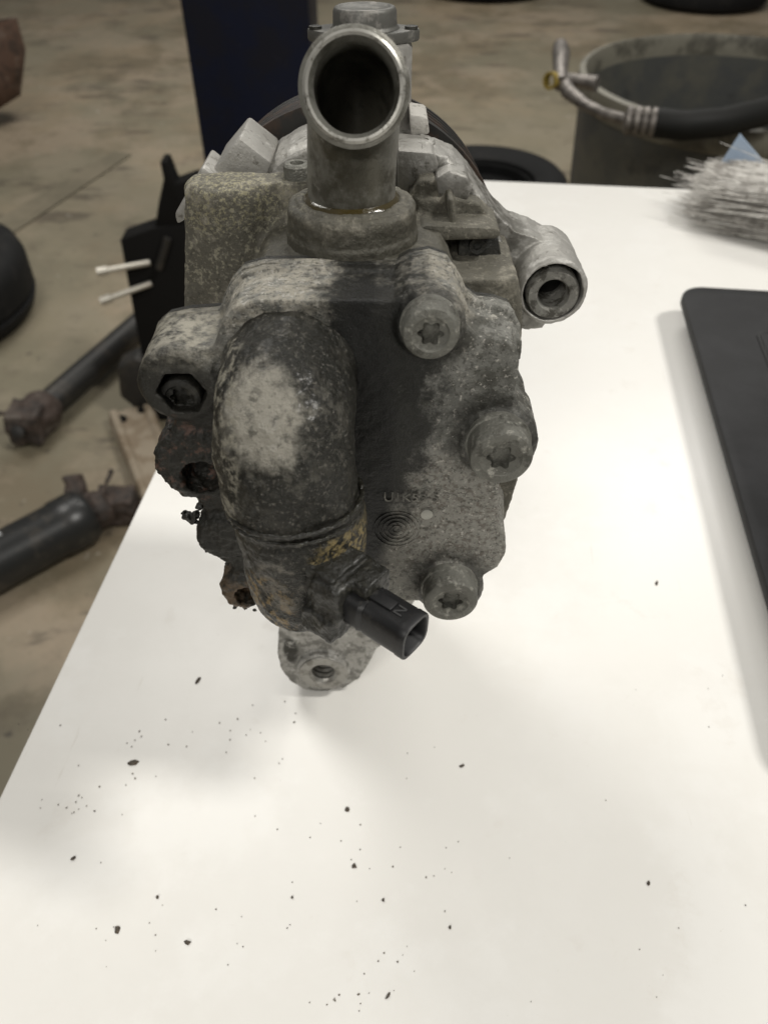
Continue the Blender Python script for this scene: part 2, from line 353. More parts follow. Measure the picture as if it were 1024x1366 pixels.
# --- main housing
block = prism(pp([(243, 262), (250, 252), (300, 250), (340, 251), (372, 249), (392, 256), (420, 330), (420, 470), (300, 470), (262, 470), (243, 440)], .003), -.006, .0008)
ub_ = pl(300, 253, .003)[1]
bulge = sweep([L(-.0292, .112, -.0030), L(-.0290, ub_-.0022, -.0030), L(-.0290, ub_-.0008, -.0030), L(-.0290, ub_-.0003, -.0030)], [.0086, .0086, .0083, .0076], 40, sect=[(1.02*math.cos(2*math.pi*i/40), .72*math.sin(2*math.pi*i/40)) for i in range(40)], x0=(1, 0, 0))
rib1 = sweep([L(-.0185, .118, .0015), L(-.0180, .139, .0005), L(-.0175, .1455, -.0015)], [.0042, .0036, .0028], 16)
body_pts = pp([(330, 400), (335, 372), (350, 352), (375, 345), (470, 343), (560, 343), (592, 350), (605, 372), (610, 395), (632, 420), (664, 424), (686, 440), (690, 500), (690, 640), (650, 760), (560, 800), (400, 800), (330, 740), (300, 640), (300, 480)], .018)
body = prism(body_pts, -.012, .0186)
top = prism(pp([(352, 330), (375, 318), (420, 314), (530, 314), (560, 318), (590, 330), (600, 345), (600, 420), (352, 420)], .006), -.014, .012)
rblk = prism(pp([(545, 262), (560, 240), (592, 240), (602, 262), (606, 300), (640, 300), (664, 318), (672, 362), (690, 372), (692, 440), (560, 440)], -.004), -.022, -.004)
rlow = prism(pp([(600, 362), (688, 360), (694, 420), (690, 450), (600, 450)], .008), -.01, .012)
cb = pL(470, 316, .008)
fill = prism(pp([(556, 268), (600, 262), (640, 272), (662, 300), (664, 345), (556, 345)], -.003), -.020, -.003)
web = prism(pp([(596, 262), (604, 262), (610, 306), (600, 306)], .001), -.010, .002)
housing = fuse('housing', [fill, web, block, bulge, rib1, body, top, rblk, rlow], M['housing'], pump, .00045, 6, ((260, .0002), (900, .00011), (2200, .00007)))
obj('ledge', prism(pp([(556, 306), (566, 298), (662, 302), (668, 309), (662, 317), (572, 320), (558, 316)], .003), -.008, .004), M['housing'], housing, bevel=.0006)
obj('pocket', prism(pp([(612, 316), (664, 316), (672, 361), (608, 362)], .0005), -.006, .0008), M['black_oily'], housing, bevel=.0006)
obj('pocket_hole', lathe([(.0008, 0), (.0008, .0008), (.0016, .0010), (.0018, 0)], pL(636, 326, .0006), AX, 20, closed=True), M['black_oily'], housing)
obj('nut', prism(pp([(580, 232), (598, 222), (622, 230), (628, 246), (622, 262), (584, 262)], -.006), -.014, -.0035), M['bracket'], housing, bevel=.0005)
obj('gasket_lip', sweep([pL(x, y, .0105) for x, y in ((612, 398), (618, 391), (632, 396), (650, 398), (668, 402), (682, 414))], .0008, 8), M['housing'], housing)

# --- collar and inlet tube
collar_prof = [(.0119, -.012), (.0119, .0016), (.0115, .0020), (.0115, .0058), (.0108, .0066), (.0100, .0066), (.0096, .0072), (.0084, .0072), (.0082, .0050)]
collar = fuse('collar', [lathe(collar_prof, cb, UX, 64)], M['housing'], pump, .0003, 2, ((500, .0002), (1600, .00012)))
tb0 = cb + Vector((0, 0, .004)); TR = .0077
zt = pl(472, 118, .0245)[1] - tb0.z
path = [tb0, tb0+Vector((0, 0, .006)), tb0+Vector((.0001, 0, .010))]
c0 = path[-1]; BR = .0105; el = math.radians(17)
for i in range(1, 13):
    t = (math.pi/2-el)*i/12
    path.append(c0 + Vector((0, -BR*(1-math.cos(t)), BR*math.sin(t))))
dirn = Vector((0, -math.cos(el), math.sin(el)))
opn = pL(472, 117, .0235)
lastp = path[-1]
shift = (opn - lastp); ln = shift.dot(dirn)
off = shift - dirn*ln
for i in range(len(path)):
    k = i/(len(path)-1); path[i] = path[i] + off*k
ln = max(ln, .002)
endc = path[-1] + dirn*ln
pathb = path + [endc - dirn*.0022, endc - dirn*.0018, endc - dirn*.0006, endc]
rad = [TR]*len(path) + [TR, TR+.0004, TR+.0005, TR-.0003]
inner = [endc + dirn*.0001, endc - dirn*.0012] + path[::-1][:-3]
irad = [TR-.0009, TR-.0016] + [TR-.0017]*(len(path)-3)
g = sweep(pathb + inner, rad + irad, 48, x0=(1, 0, 0))
# parallel transport flips where the wall turns back, so outer and inner skins are swept apart and bridged
og = sweep(pathb, rad, 48, x0=(1, 0, 0)); og.f = og.f[:-2]
ig = sweep([p for p in reversed(inner)], [r for r in reversed(irad)], 48, x0=(1, 0, 0)); ig.f = ig.f[:-1]
g = G().join(og); base = len(g.v); g.join(ig)
no, ni = (len(pathb)-1)*48, base+(len(inner)-1)*48
for j in range(48): g.f.append((no+j, no+(j+1) % 48, ni+(j+1) % 48, ni+j))
me = tri_mesh('inlet_tube', g)
tube = link('inlet_tube', me, M['tube'], pump)
me.materials.append(M['inside'])
nf = len(og.f)
for p in me.polygons:
    if nf <= p.index < nf+len(ig.f) and p.index < nf+len(ig.f)-48*2: p.material_index = 1
lipx = endc - dirn*.0001
obj('worn_lip', lathe([(TR-.00105, -.0004), (TR-.0010, .0003), (TR-.0006, .00045), (TR-.0002, .0002), (TR-.0001, -.0004)], lipx, dirn, 64, closed=True), mat('worn_bright_metal', (.40, .39, .355), .4, .6, (dict(col=(.18, .172, .15), s=500, lo=.5, hi=.62),)), tube)
obj('oil_film', lathe([(TR-.0002, -.0002), (TR+.0009, -.0002), (TR+.0005, .0003), (TR-.0001, .0006)], cb+Vector((0, 0, .0071)), UX, 64, closed=True), M['oil'], tube)

# --- rear fitting behind the tube
rc = pl(485, 60, -.032)
rb = L(rc[0], .135, -.032)
h = pl(485, 37, -.032)[1] - .135 - .0022
fit = obj('rear_fitting', lathe([(.0098, 0), (.0098, h-.001), (.0094, h)], rb, UX, 48), M['bracket'], pump)
fl_pts = []
for i in range(40):
    t = 2*math.pi*i/40; c = math.cos(t); fl_pts.append((.0112*math.copysign(abs(c)**1.3, c), .0085*math.sin(t)*(1-.3*abs(c))))
me_g = G(); n = 40
me_g.add([rb+Vector((p, q, h)) for p, q in fl_pts]+[rb+Vector((p, q, h+.0022)) for p, q in fl_pts], [tuple(range(n))[::-1], tuple(range(n, 2*n))]+[(i, (i+1) % n, n+(i+1) % n, n+i) for i in range(n)])
obj('fitting_flange', me_g, M['cap'], fit, bevel=.0004)
for s in (-1, 1):
    obj('flange_screw', lathe([(.0013, 0), (.0013, .0005), (.0008, .0006)], rb+Vector((s*.0095, -.001, h+.0022)), UX, 20), M['black_oily'], fit)
obj('fitting_cap', lathe([(.0070, 0), (.0064, .0006), (.0063, .0030), (.0059, .0037), (.0052, .0038), (.0046, .0034)], rb+Vector((.0003, 0, h+.0022)), UX, 40), M['cap'], fit, bevel=.0002)
# vertical screws and pads on the top face
def cap_screw(x, y, a, r, hh, m, skt=True):
    o = pL(x, y, a)
    prof = [(r*.6, -.012), (r*.6, -hh), (r, -hh), (r, -.0004), (r-.0004, 0)]
    if skt: prof += [(r*.5, 0), (r*.45, -.0012)]
    return obj('cap_screw', lathe(prof, o, UX, 28), m, pump, angle=30)
cap_screw(396, 217, -.003, .0026, .0036, M['bolt'])
cap_screw(563, 186, -.016, .0026, .003, M['bracket'])
obj('screw_pad', prism(pp([(374, 246), (414, 246), (424, 290), (364, 290)], .001), -.012, .001), M['housing'], pump, bevel=.0008)
obj('screw_pad', prism(pp([(530, 200), (580, 204), (586, 225), (560, 250), (530, 268)], -.008), -.020, -.008), M['bracket'], pump, bevel=.0008)
obj('white_pad', prism(pp([(546, 152), (570, 156), (573, 180), (548, 182)], -.020), -.030, -.020), mat('pale_casting', (.52, .50, .46), .6, .1, (dict(col=(.25, .24, .21), s=500, lo=.54, hi=.66),), GRIT), pump, bevel=.0006)

# --- front cover
cov = [(300, 424), (315, 408), (345, 400), (430, 399), (525, 402), (545, 391), (573, 386), (598, 394), (612, 416), (622, 437), (638, 449), (664, 452), (684, 459), (693, 478), (692, 500), (687, 522), (692, 542), (702, 562), (707, 590), (700, 616), (684, 630), (667, 640), (663, 670), (663, 694), (674, 712), (675, 738), (664, 757), (644, 768), (638, 786), (630, 806), (606, 820), (580, 816), (562, 802), (530, 800), (480, 815), (420, 815), (350, 805), (326, 815), (306, 800), (301, 780), (312, 758), (296, 750), (277, 736), (270, 708), (276, 690), (268, 670), (244, 662), (222, 638), (217, 606), (226, 578), (236, 556), (213, 552), (197, 528), (192, 505), (198, 484), (212, 473), (240, 467), (284, 464), (290, 445)]
cvp = pp(cov, CA)
bolts = [((573, 433), .0046, .0036), ((664, 590), .0056, .0052), ((599, 783), .0056, .0046)]
gs = [prism(cvp, .0190, CA)]
# scalloped skirt at the back of the cover (gasket edge), slightly larger than the face
cx = sum(p[0] for p in cvp)/len(cvp); cy = sum(p[1] for p in cvp)/len(cvp)
gs.append(prism([(cx+(p[0]-cx)*1.025, cy+(p[1]-cy)*1.018) for p in cvp], .0190, .0222))
for (x, y), r, hh in bolts:
    gs.append(lathe([(r*1.32, -.010), (r*1.28, .0006), (r*1.12, .0016)], pL(x, y, CA), AX, 40))
for aa, k_ in ((.0222, 1.02), (.0275, 1.004)):
    bead = [pl(x, y, CA) for x, y in ((598, 394), (612, 416), (622, 437), (638, 449), (664, 452), (684, 459), (693, 478), (692, 500))]
    gs.append(sweep([L(cx+(p[0]-cx)*k_, cy+(p[1]-cy)*k_, aa) for p in bead], .0010, 10))
# broad swelling of the face between the bolts, and a rib beside the valve
sw = pp([(500, 470), (640, 500), (650, 560), (610, 640), (640, 700), (600, 740), (520, 770), (490, 700), (485, 560)], CA)

for x, y, r in ((240, 512, .0072), (262, 618, .0075), (300, 715, .0055), (325, 787, .0048)):
    gs.append(lathe([(r, -.012), (r, .0004), (r*.86, .0012)], pL(x, y, CA), AX, 40))
cuts = [lathe([(.0042, -.006), (.0046, .006)], pL(244, 520, CA), AX, 6), lathe([(.0030, -.004), (.0046, .004)], pL(270, 634, CA), AX, 24), lathe([(.0024, -.004), (.0034, .004)], pL(332, 793, CA), AX, 20)]
for c_ in cuts:
    gs = [cut(q, c_) if i < 2 or min(v.x for v in q.v) < -.02 else q for i, q in enumerate(gs)]
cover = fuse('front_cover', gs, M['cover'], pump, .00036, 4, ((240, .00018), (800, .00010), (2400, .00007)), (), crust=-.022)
obj('gasket', prism([(cx+(p[0]-cx)*1.03, cy+(p[1]-cy)*1.022) for p in cvp], .0172, .0184), M['black_oily'], cover)
obj('flange_lip', prism([(cx+(p[0]-cx)*1.036, cy+(p[1]-cy)*1.026) for p in cvp], .0184, .0204), M['cover'], cover, bevel=.0004)

def torx(name, x, y, a, r, hh, parent, m):
    o = pL(x, y, a); n = 60; X, Y = Vector((1, 0, 0)), Vector((0, 0, 1)); ph = rnd.random()*1.0
    rings = []
    def circ(rr, zz): rings.append([o+AX*zz+(X*math.cos(t)+Y*math.sin(t))*rr for t in (2*math.pi*j/n for j in range(n))])
    def star(rr, zz): rings.append([o+AX*zz+(X*math.cos(t)+Y*math.sin(t))*rr*(1+.17*math.cos(6*t+ph)) for t in (2*math.pi*j/n for j in range(n))])
    circ(r*1.06, -.001); circ(r*1.06, .0004); circ(r, .0006); circ(r, hh-.0007); circ(r-.0003, hh-.0002); circ(r-.0008, hh); circ(r*.66, hh); circ(r*.60, hh-.0003)
    star(r*.40, hh-.0005); star(r*.36, hh-.0018); circ(.0004, hh-.0015)
    g = G(); v = [p for q in rings for p in q]; k = len(rings)
    f = [(i*n+j, i*n+(j+1) % n, (i+1)*n+(j+1) % n, (i+1)*n+j) for i in range(k-1) for j in range(n)] + [tuple(range((k-1)*n, k*n)), tuple(range(n))[::-1]]
    return obj(name, g.add(v, f), m, parent, angle=35)
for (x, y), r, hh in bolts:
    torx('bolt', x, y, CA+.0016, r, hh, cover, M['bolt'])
# the ear bolt on the left, black with grease
torx('bolt', 244, 520, CA-.0036, .0039, .0030, cover, M['black_oily'])
# cast rings, dot and number on the face
ringc = pL(529, 706, CA+.0001)
for i in range(5):
    r = .0009+i*.0009
    obj('cast_ring', lathe([(r-.00018, -.0004), (r-.00010, .00010), (r+.00010, .00010), (r+.00018, -.0004)], ringc, AX, 48, closed=True), M['cover'], cover)
obj('cast_dot', lathe([(.00125, -.0006), (.0012, .0004), (.0010, .0005)], pL(569, 685, CA+.0001), AX, 28), mat('worn_metal', (.36, .355, .32), .5, .5), cover)
def text(body, size, o, parent, m, ext=.0003):
    c = bpy.data.curves.new('t', 'FONT'); c.body = body; c.size = size; c.extrude = ext; c.resolution_u = 2
    t = bpy.data.objects.new('t', c); COL.objects.link(t)
    dg = bpy.context.evaluated_depsgraph_get(); me = bpy.data.meshes.new_from_object(t.evaluated_get(dg)); bpy.data.objects.remove(t)
    me.transform(Matrix.Translation(o) @ Matrix.Rotation(math.pi/2, 4, 'X'))
    return link('cast_number', me, m, parent, False)
text('U1K55-5', .0029, pL(511, 668, CA+.0001), cover, mat('cast_number_metal', (.10, .098, .085), .6, .2, (dict(col=(.2, .19, .165), s=500),), GRIT))
# crumb of grease hanging off the cover edge
clump = []
for x, y, r in ((250, 688, .0011), (256, 693, .0010), (262, 685, .0008), (266, 676, .0008), (270, 668, .001), (246, 684, .0006), (262, 697, .0006), (259, 690, .0009)):
    clump.append(lathe([(r*.2, -r), (r*.8, -r*.6), (r, 0), (r*.8, r*.6), (r*.2, r)], pL(x, y, .030), AX, 12))
for i in range(26):
    x, y = rnd.choice(((270, 715), (276, 735), (282, 742), (300, 755), (305, 800), (312, 808), (222, 640), (219, 612), (708, 575), (226, 572), (268, 668), (272, 700), (705, 600), (340, 815)))
    r = rnd.uniform(.0003, .0007); clump.append(lathe([(r*.2, -r), (r, 0), (r*.2, r)], pL(x+rnd.uniform(-1, 5), y+rnd.uniform(-3, 2), .031), AX, 8))
fuse('grease_crumbs', clump, M['black_oily'], cover, .00022, 2, ((1500, .0004),))['kind'] = 'stuff'

# --- valve: elbow coming out of the cover and turning down
r0 = -.0160; uh = .1298; av = .047; RHO = .0113; ub = .0905
pth = [L(r0, uh, .026), L(r0, uh, .034), L(r0, uh, .0385)]
bb = av-.0385
for i in range(1, 11):
    t = math.pi/2*i/10; pth.append(L(r0, uh-bb*(1-math.cos(t)), .0385+bb*math.sin(t)))
ue = uh-bb
zz = [ue-.004, ue-.0067, ue-.0075, ue-.0087, ue-.0095, ue-.013, ub+.004, ub+.0012, ub]
rr = [RHO, RHO, RHO-.0004, RHO-.0004, RHO-.0001, RHO-.0002, RHO-.0006, RHO-.0014, RHO-.0034]
pth += [L(r0+.0026*((i+1)/len(zz)), q, av) for i, q in enumerate(zz)]
elb = sweep(pth, [RHO*1.03]*2+[RHO]*11+rr, 48)
sidep = sweep([L(r0+.004, .104, av-.002), L(r0+.0135, .101, av-.0005)], [.0062, .0058], 24)
valve = fuse('valve_housing', [elb], M['elbow'], pump, .0004, 4, ((180, .00045), (700, .00018), (2300, .00009)))
for k, (du, dr) in enumerate(((.0048, .0002), (.0066, -.0001))):
    prof = []
    for i in range(10):
        t = 2*math.pi*i/10; prof.append((RHO+dr+.0005*math.cos(t), .0005*math.sin(t)))
    fuse('seal_ring', [lathe(prof, L(r0+.0008, ue-du-.0015, av), UX+Vector((.05*(k-.5), .04, 0)), 56, closed=True)], M['wet'], valve, .00025, 1, ((900, .0003),))

# --- solenoid block and black plug connector
cdir = Vector((.79, -.60, -.09)).normalized()
cs = pL(470, 797, .0585); ce = pL(551, 852, .0535)
cdir = Vector((.78, -.61, -.05)).normalized()
ce = cs + cdir*.0132
side = cdir.cross(UX).normalized(); upv = side.cross(cdir)
blk = []
mrot = Matrix((side, cdir, upv)).transposed()
blk.append(box(cs - cdir*.0018, (.0105, .0058, .0112), mrot))
blk.append(box(cs - cdir*.0050 + upv*.0022, (.0085, .0085, .0090), mrot))
blk.append(box(cs + cdir*.0022 + upv*.0030 - side*.0015, (.0062, .0040, .0062), mrot))
blk.append(box(cs - cdir*.0030 - upv*.0044 + side*.0032, (.0055, .0065, .0050), mrot))
sol = fuse('solenoid_block', blk, M['black_oily'], pump, .00032, 5, ((400, .0004), (1500, .00015)))
def rrect(wd, ht, rad, n=40):
    pts = []
    for i in range(n):
        t = 2*math.pi*i/n; c, s = math.cos(t), math.sin(t); e = .55
        pts.append((wd*math.copysign(abs(c)**e, c), ht*math.copysign(abs(s)**e, s)))
    return pts
n = 40; rings = []
for (wd, ht, q) in ((.0035, .0037, -.001), (.0035, .0037, .004), (.0038, .0035, .0037), (.0033, .0035, .0046), (.0035, .0037, .0048)):
    rings.append((wd, ht, q))
ln = (ce-cs).length
rings += [(.0035, .0037, ln-.0018), (.0036, .0038, ln-.0016), (.0036, .0038, ln-.0002), (.0035, .0037, ln), (.0030, .0032, ln), (.0028, .0030, ln-.0004), (.0027, .0029, ln-.009)]
v = []
for wd, ht, q in rings: v += [cs+cdir*q+side*p+upv*s for p, s in rrect(wd, ht, 0)]
k = len(rings)
f = [(i*n+j, i*n+(j+1) % n, (i+1)*n+(j+1) % n, (i+1)*n+j) for i in range(k-1) for j in range(n)]+[tuple(range(n))[::-1], tuple(range((k-1)*n, k*n))]
plug = obj('plug_connector', G().add(v, f), M['plastic'], sol, angle=35)
for s in (-1, 1):
    obj('terminal_pin', box(cs+cdir*(ln-.0055)+side*s*.0013, (.0006, .006, .0012), mrot), M['lug_face'], plug)
obj('latch_rib', box(cs+cdir*(ln-.0075)+upv*.0039, (.0022, .006, .0006), mrot), M['plastic'], plug, bevel=.0002)
mk = cs+cdir*(ln-.0034)+upv*.00382
pale_mark = mat('raised_mark', (.045, .045, .045), .5)
mg = G()
mg.join(box(mk+side*-.0008, (.0003, .0016, .0002), mrot)).join(box(mk+side*.0008, (.0003, .0016, .0002), mrot))
mg.join(box(mk, (.0003, .0021, .0002), mrot @ Matrix.Rotation(.7, 3, 'Z')))
obj('raised_mark', mg, pale_mark, plug, smooth=False)

# ------------------------------------------------------------------ things on the table
tray_h = .0145
A0, B0 = gnd(905, 380, tray_h), gnd(1024, 788, tray_h)
ty = (A0-B0).normalized(); tx = Vector((ty.y, -ty.x, 0))
def rounded(wd, dp, r, n=8):
    pts = []
    for cx_, cy_, t0 in ((wd-r, dp-r, 0), (r, dp-r, 90), (r, r, 180), (wd-r, r, 270)):
        for i in range(n+1):
            t = math.radians(t0+90*i/n); pts.append((cx_+r*math.cos(t), cy_+r*math.sin(t)))
    return pts
def slab(pts, z0, z1, shrink=0):
    n = len(pts); cx_ = sum(p[0] for p in pts)/n; cy_ = sum(p[1] for p in pts)/n
    q = [(cx_+(p[0]-cx_)*(1-shrink), cy_+(p[1]-cy_)*(1-shrink)) for p in pts]
    return G().add([(x, y, z0) for x, y in q]+[(x, y, z1) for x, y in pts], [tuple(range(n))[::-1], tuple(range(n, 2*n))]+[(i, (i+1) % n, n+(i+1) % n, n+i) for i in range(n)])
TW, TD = .34, .26
case = empty('black_case', A0 - ty*TD - Vector((0, 0, tray_h)), (0, 0, math.atan2(tx.y, tx.x)))
tag(case, 'flat black plastic case with sunken panel lying on white table', 'case')
blackp = mat('case_plastic', (.011, .011, .0115), .5, 0, (dict(col=(.016, .016, .017), s=40, lo=.4, hi=.6), dict(col=(.06, .06, .055), s=700, lo=.68, hi=.74, am=.6)), ((1800, .2, .0002),), spec=.18)
obj('lid', slab(rounded(TW, TD, .012), tray_h-.005, tray_h), blackp, case, bevel=.001)
p2 = [(x+.028, y+.040) for x, y in rounded(TW-.056, TD-.08, .005)]
obj('panel_groove', slab(p2, tray_h+.00005, tray_h+.0005), mat('groove_black', (.007, .007, .007), .5), case)
p3 = [(x+.0294, y+.0414) for x, y in rounded(TW-.0588, TD-.0828, .004)]
obj('panel', slab(p3, tray_h+.0002, tray_h+.0009), blackp, case, bevel=.0003)
p4 = [(x+.02, y+.02) for x, y in rounded(TW-.04, TD-.04, .012)]
obj('base', slab(p4, .0002, tray_h-.0052, .06), blackp, case)

# bench brush at the far edge of the table
tip = gnd(925, 236, .022); Dv = Vector((-.80, .58, .05)).normalized(); Sv = Vector((.58, .80, 0)).normalized()
br = empty('bench_brush', (tip.x-Dv.x*.17, tip.y-Dv.y*.17, 0))
tag(br, 'bench brush with pale grey bristles lying at the far table edge', 'brush')
org = Vector(br.location); g = G()
for i in range(5200):
    s_, t_ = rnd.gauss(0, .5), rnd.random()
    s_ = max(-1, min(1, s_)); root = tip - Dv*.12 + Sv*(s_*.016+.010) + Vector((0, 0, -.014+.028*t_))
    end = tip + Dv*(rnd.gauss(-.012, .009)-.012*t_) + Sv*(s_*.024+.010+rnd.gauss(0, .004)) + Vector((0, 0, -.020+.036*t_*(1-.25*abs(s_))+rnd.gauss(0, .0025)))
    if i < 9: end += Dv*rnd.uniform(.012, .032) + Vector((0, 0, rnd.uniform(-.004, .012)))
    root.z = max(root.z, .002); end.z = max(end.z, .0012)
    if i >= 9 and end.z > .028: end.z = .028-rnd.uniform(0, .008)
    mid = (root+end)/2 + Vector((rnd.gauss(0, .0018), rnd.gauss(0, .0018), rnd.uniform(0, .003)))
    g.join(sweep([root-org, mid-org, end-org], [.0003, .0003, .00016], 3))
bm_ = mat('bristle', (.60, .58, .54), .55, 0, (dict(col=(.26, .24, .215), s=120, lo=.45, hi=.6), dict(col=(.55, .53, .49), s=200, lo=.55, hi=.65)))
o = obj('bristles', g, bm_, br); o['kind'] = 'stuff'
wood = mat('brush_wood', (.30, .19, .10), .6, 0, (dict(col=(.2, .12, .06), s=60, st=(1, .1, 1)),))
mr = Matrix((Dv, Sv, Vector((0, 0, 1)))).transposed()
c_ = tip - Dv*.14 - org; obj('brush_head', box((c_.x, c_.y, .021), (.045, .07, .035), mr), wood, br, bevel=.004)
c_ = tip - Dv*.235 - org; obj('handle', box((c_.x, c_.y, .021), (.15, .024, .018), mr), wood, br, bevel=.005)

cq = [aty(x, y, .492) for x, y in ((986, 179), (1052, 256), (1040, 300), (946, 240))]
cq[2].z = .001; cq[3].z = max(.001, min(cq[3].z, .02))
dz = Vector((.0004, .0012, 0))
card = G().add(cq+[q+dz for q in cq], [(0, 1, 2, 3), (7, 6, 5, 4), (0, 4, 5, 1), (1, 5, 6, 2), (2, 6, 7, 3), (3, 7, 4, 0)])
o = obj('blue_card', card, mat('blue_card', (.36, .46, .60), .5, 0, (dict(col=(.45, .53, .64), s=30, lo=.4, hi=.6),)), smooth=False)
tag(o, 'pale blue card standing on edge behind the brush bristles', 'card')

# dirt on the table
dirt = mat('dirt', (.045, .036, .026), .7, 0, (dict(col=(.10, .075, .05), s=900, lo=.45, hi=.6),))
def flake(x, y, ln_, wd_, ang, hgt=.0006):
    p = gnd(x, y); sc = p.length and (Vector(p)-CC).dot(CF)/FPX
    n = 7; pts = []
    for i in range(n):
        t = 2*math.pi*i/n; q = rnd.uniform(.5, 1.05); a_, c_ = ln_*sc*.5*math.cos(t)*q, wd_*sc*.5*math.sin(t)*q/.75
        pts.append((a_*math.cos(ang)-c_*math.sin(ang), a_*math.sin(ang)+c_*math.cos(ang)))
    v = [Vector((x_, y_, .0001)) for x_, y_ in pts]+[Vector((x_*.7, y_*.7, hgt*rnd.uniform(.6, 1.1))) for x_, y_ in pts]
    return p, G().add(v, [tuple(range(n))[::-1], tuple(range(n, 2*n))]+[(i, (i+1) % n, n+(i+1) % n, n+i) for i in range(n)])
for x, y, ln_, wd_, an, lab in ((176, 1018, 21, 9, .25, 'oval grey dirt flake, largest on the white table'), (264, 908, 15, 5, 1.0, 'thin slanted dark sliver between table edge and pump foot'),
        (463, 1080, 9, 6, 1.9, None), (472, 1155, 8, 8, .4, None), (157, 1240, 11, 9, .6, None), (251, 1257, 8, 9, 1.2, None), (616, 1022, 9, 5, .3, None),
        (864, 1178, 6, 6, 0, None), (98, 1145, 9, 5, .9, None), (875, 778, 12, 3, 1.2, None), (518, 1328, 14, 4, 1.0, None), (600, 1237, 5, 5, 0, None), (210, 1197, 5, 5, 0, None), (511, 1201, 5, 5, 0, None), (390, 1197, 4, 4, 0, None)):
    p, g = flake(x, y, ln_, wd_, an); o = obj('dirt_crumb', g, dirt, smooth=False); o.location = p
    tag(o, lab or 'small black dirt crumb lying on white table top', 'crumb', 'dirt crumbs on the table')
g = G()
def speck(x, y, s_):
    p, q = flake(x, y, s_, s_*rnd.uniform(.6, 1), rnd.random()*3, .0003); g.join(q.xf(Matrix.Translation(p)))
for i in range(40): speck(rnd.uniform(20, 620), rnd.triangular(940, 1366, 1180), rnd.choice((1.4, 1.8, 2.2, 2.6)))
for i in range(16): speck(rnd.uniform(540, 1000), rnd.uniform(860, 1366), rnd.choice((1.3, 1.7, 2.2)))
for cx_, cy_, k_, n_ in ((120, 1070, 30, 14), (480, 1325, 26, 12), (535, 1280, 14, 6), (330, 980, 60, 18), (200, 985, 16, 7), (560, 1160, 60, 6)):
    for i in range(n_): speck(rnd.gauss(cx_, k_), rnd.gauss(cy_, k_*.6), rnd.choice((1.6, 2.2, 3.2)))
o = obj('dirt_specks', g, mat('fine_dirt', (.17, .15, .12), .8, 0, (dict(col=(.06, .05, .04), s=40, lo=.48, hi=.55),)), smooth=False); tag(o, 'scattering of tiny dark dirt specks over the white table', 'dirt', kind='stuff')

# ------------------------------------------------------------------ workshop floor behind
navy = mat('blue_paint', (.007, .010, .026), .5, 0, (dict(col=(.010, .011, .019), s=8, lo=.45, hi=.6), dict(col=(.02, .022, .035), s=30, lo=.6, hi=.7)), spec=.25)
po = empty('lift_post', (-.262, 1.86, FLOOR)); tag(po, 'dark navy steel post rising behind the pump', 'post')
obj('column', box((0, 0, 1.7), (.242, .22, 3.36)), navy, po, bevel=.008)
obj('base_plate', box((.02, .03, .011), (.30, .26, .018)), navy, po, bevel=.003)

rubber = mat('tyre_rubber', (.008, .008, .008), .75, 0, (dict(col=(.016, .015, .014), s=14, lo=.5, hi=.65),), ((90, .3, .003),), spec=.25)
hubm = mat('dull_wheel', (.005, .005, .005), .8, 0, (dict(col=(.008, .008, .008), s=20),), spec=.1)
def tyre(label, px, py, R_, W_, tilt=0, az=0, group='tyres on the workshop floor'):
    c = gnd(px, py, FLOOR); t = empty('tyre', c, (0, tilt, az)); tag(t, label, 'tyre', group)
    if tilt: t.location.z = FLOOR + R_*math.sin(abs(tilt))*.98
    q = W_/2; pr_ = [(R_*.60, .02), (R_*.72, 0), (R_*.90, .004), (R_*.97, .02), (R_, .045), (R_, q*.55), (R_-.008, q*.6), (R_-.008, q*.7), (R_, q*.75), (R_, q), (R_, W_-.045), (R_*.97, W_-.02), (R_*.90, W_-.004), (R_*.72, W_), (R_*.60, W_-.02), (R_*.58, q)]
    obj('tread', lathe(pr_, (0, 0, 0), UX, 72, closed=True), rubber, t)
    obj('rim', lathe([(R_*.575, .03), (R_*.575, W_-.03), (R_*.53, W_-.03), (R_*.50, q+.02), (.05, q+.03), (.05, q), (R_*.50, q-.01), (R_*.53, .03)], (0, 0, 0), UX, 48, closed=True), hubm, t)
    return t
tyre('dark tyre lying beside the rusty ended shaft', -105, 425, .29, .17)
tyre('black tyre lying just beyond the table behind the pump', 640, 296, .25, .15)
tyre('black tyre far back behind the grey bin', 935, 2, .34, .13)
tyre('dusty dark tyre far back beyond the navy post', 645, -14, .38, .12)

rust = mat('rust', (.06, .042, .033), .75, 0, (dict(col=(.035, .028, .024), s=30, lo=.45, hi=.6), dict(col=(.10, .082, .068), s=18, lo=.5, hi=.65)), ((80, .4, .004),))
darkm = mat('dark_metal', (.028, .027, .025), .5, .3, (dict(col=(.055, .048, .04), s=16, lo=.5, hi=.65),), ((120, .2, .002),))
bore = mat('dark_bore', (.006, .0055, .005), .8, spec=.2)
def put(name, loc, label, cat): return tag(empty(name, loc), label, cat)
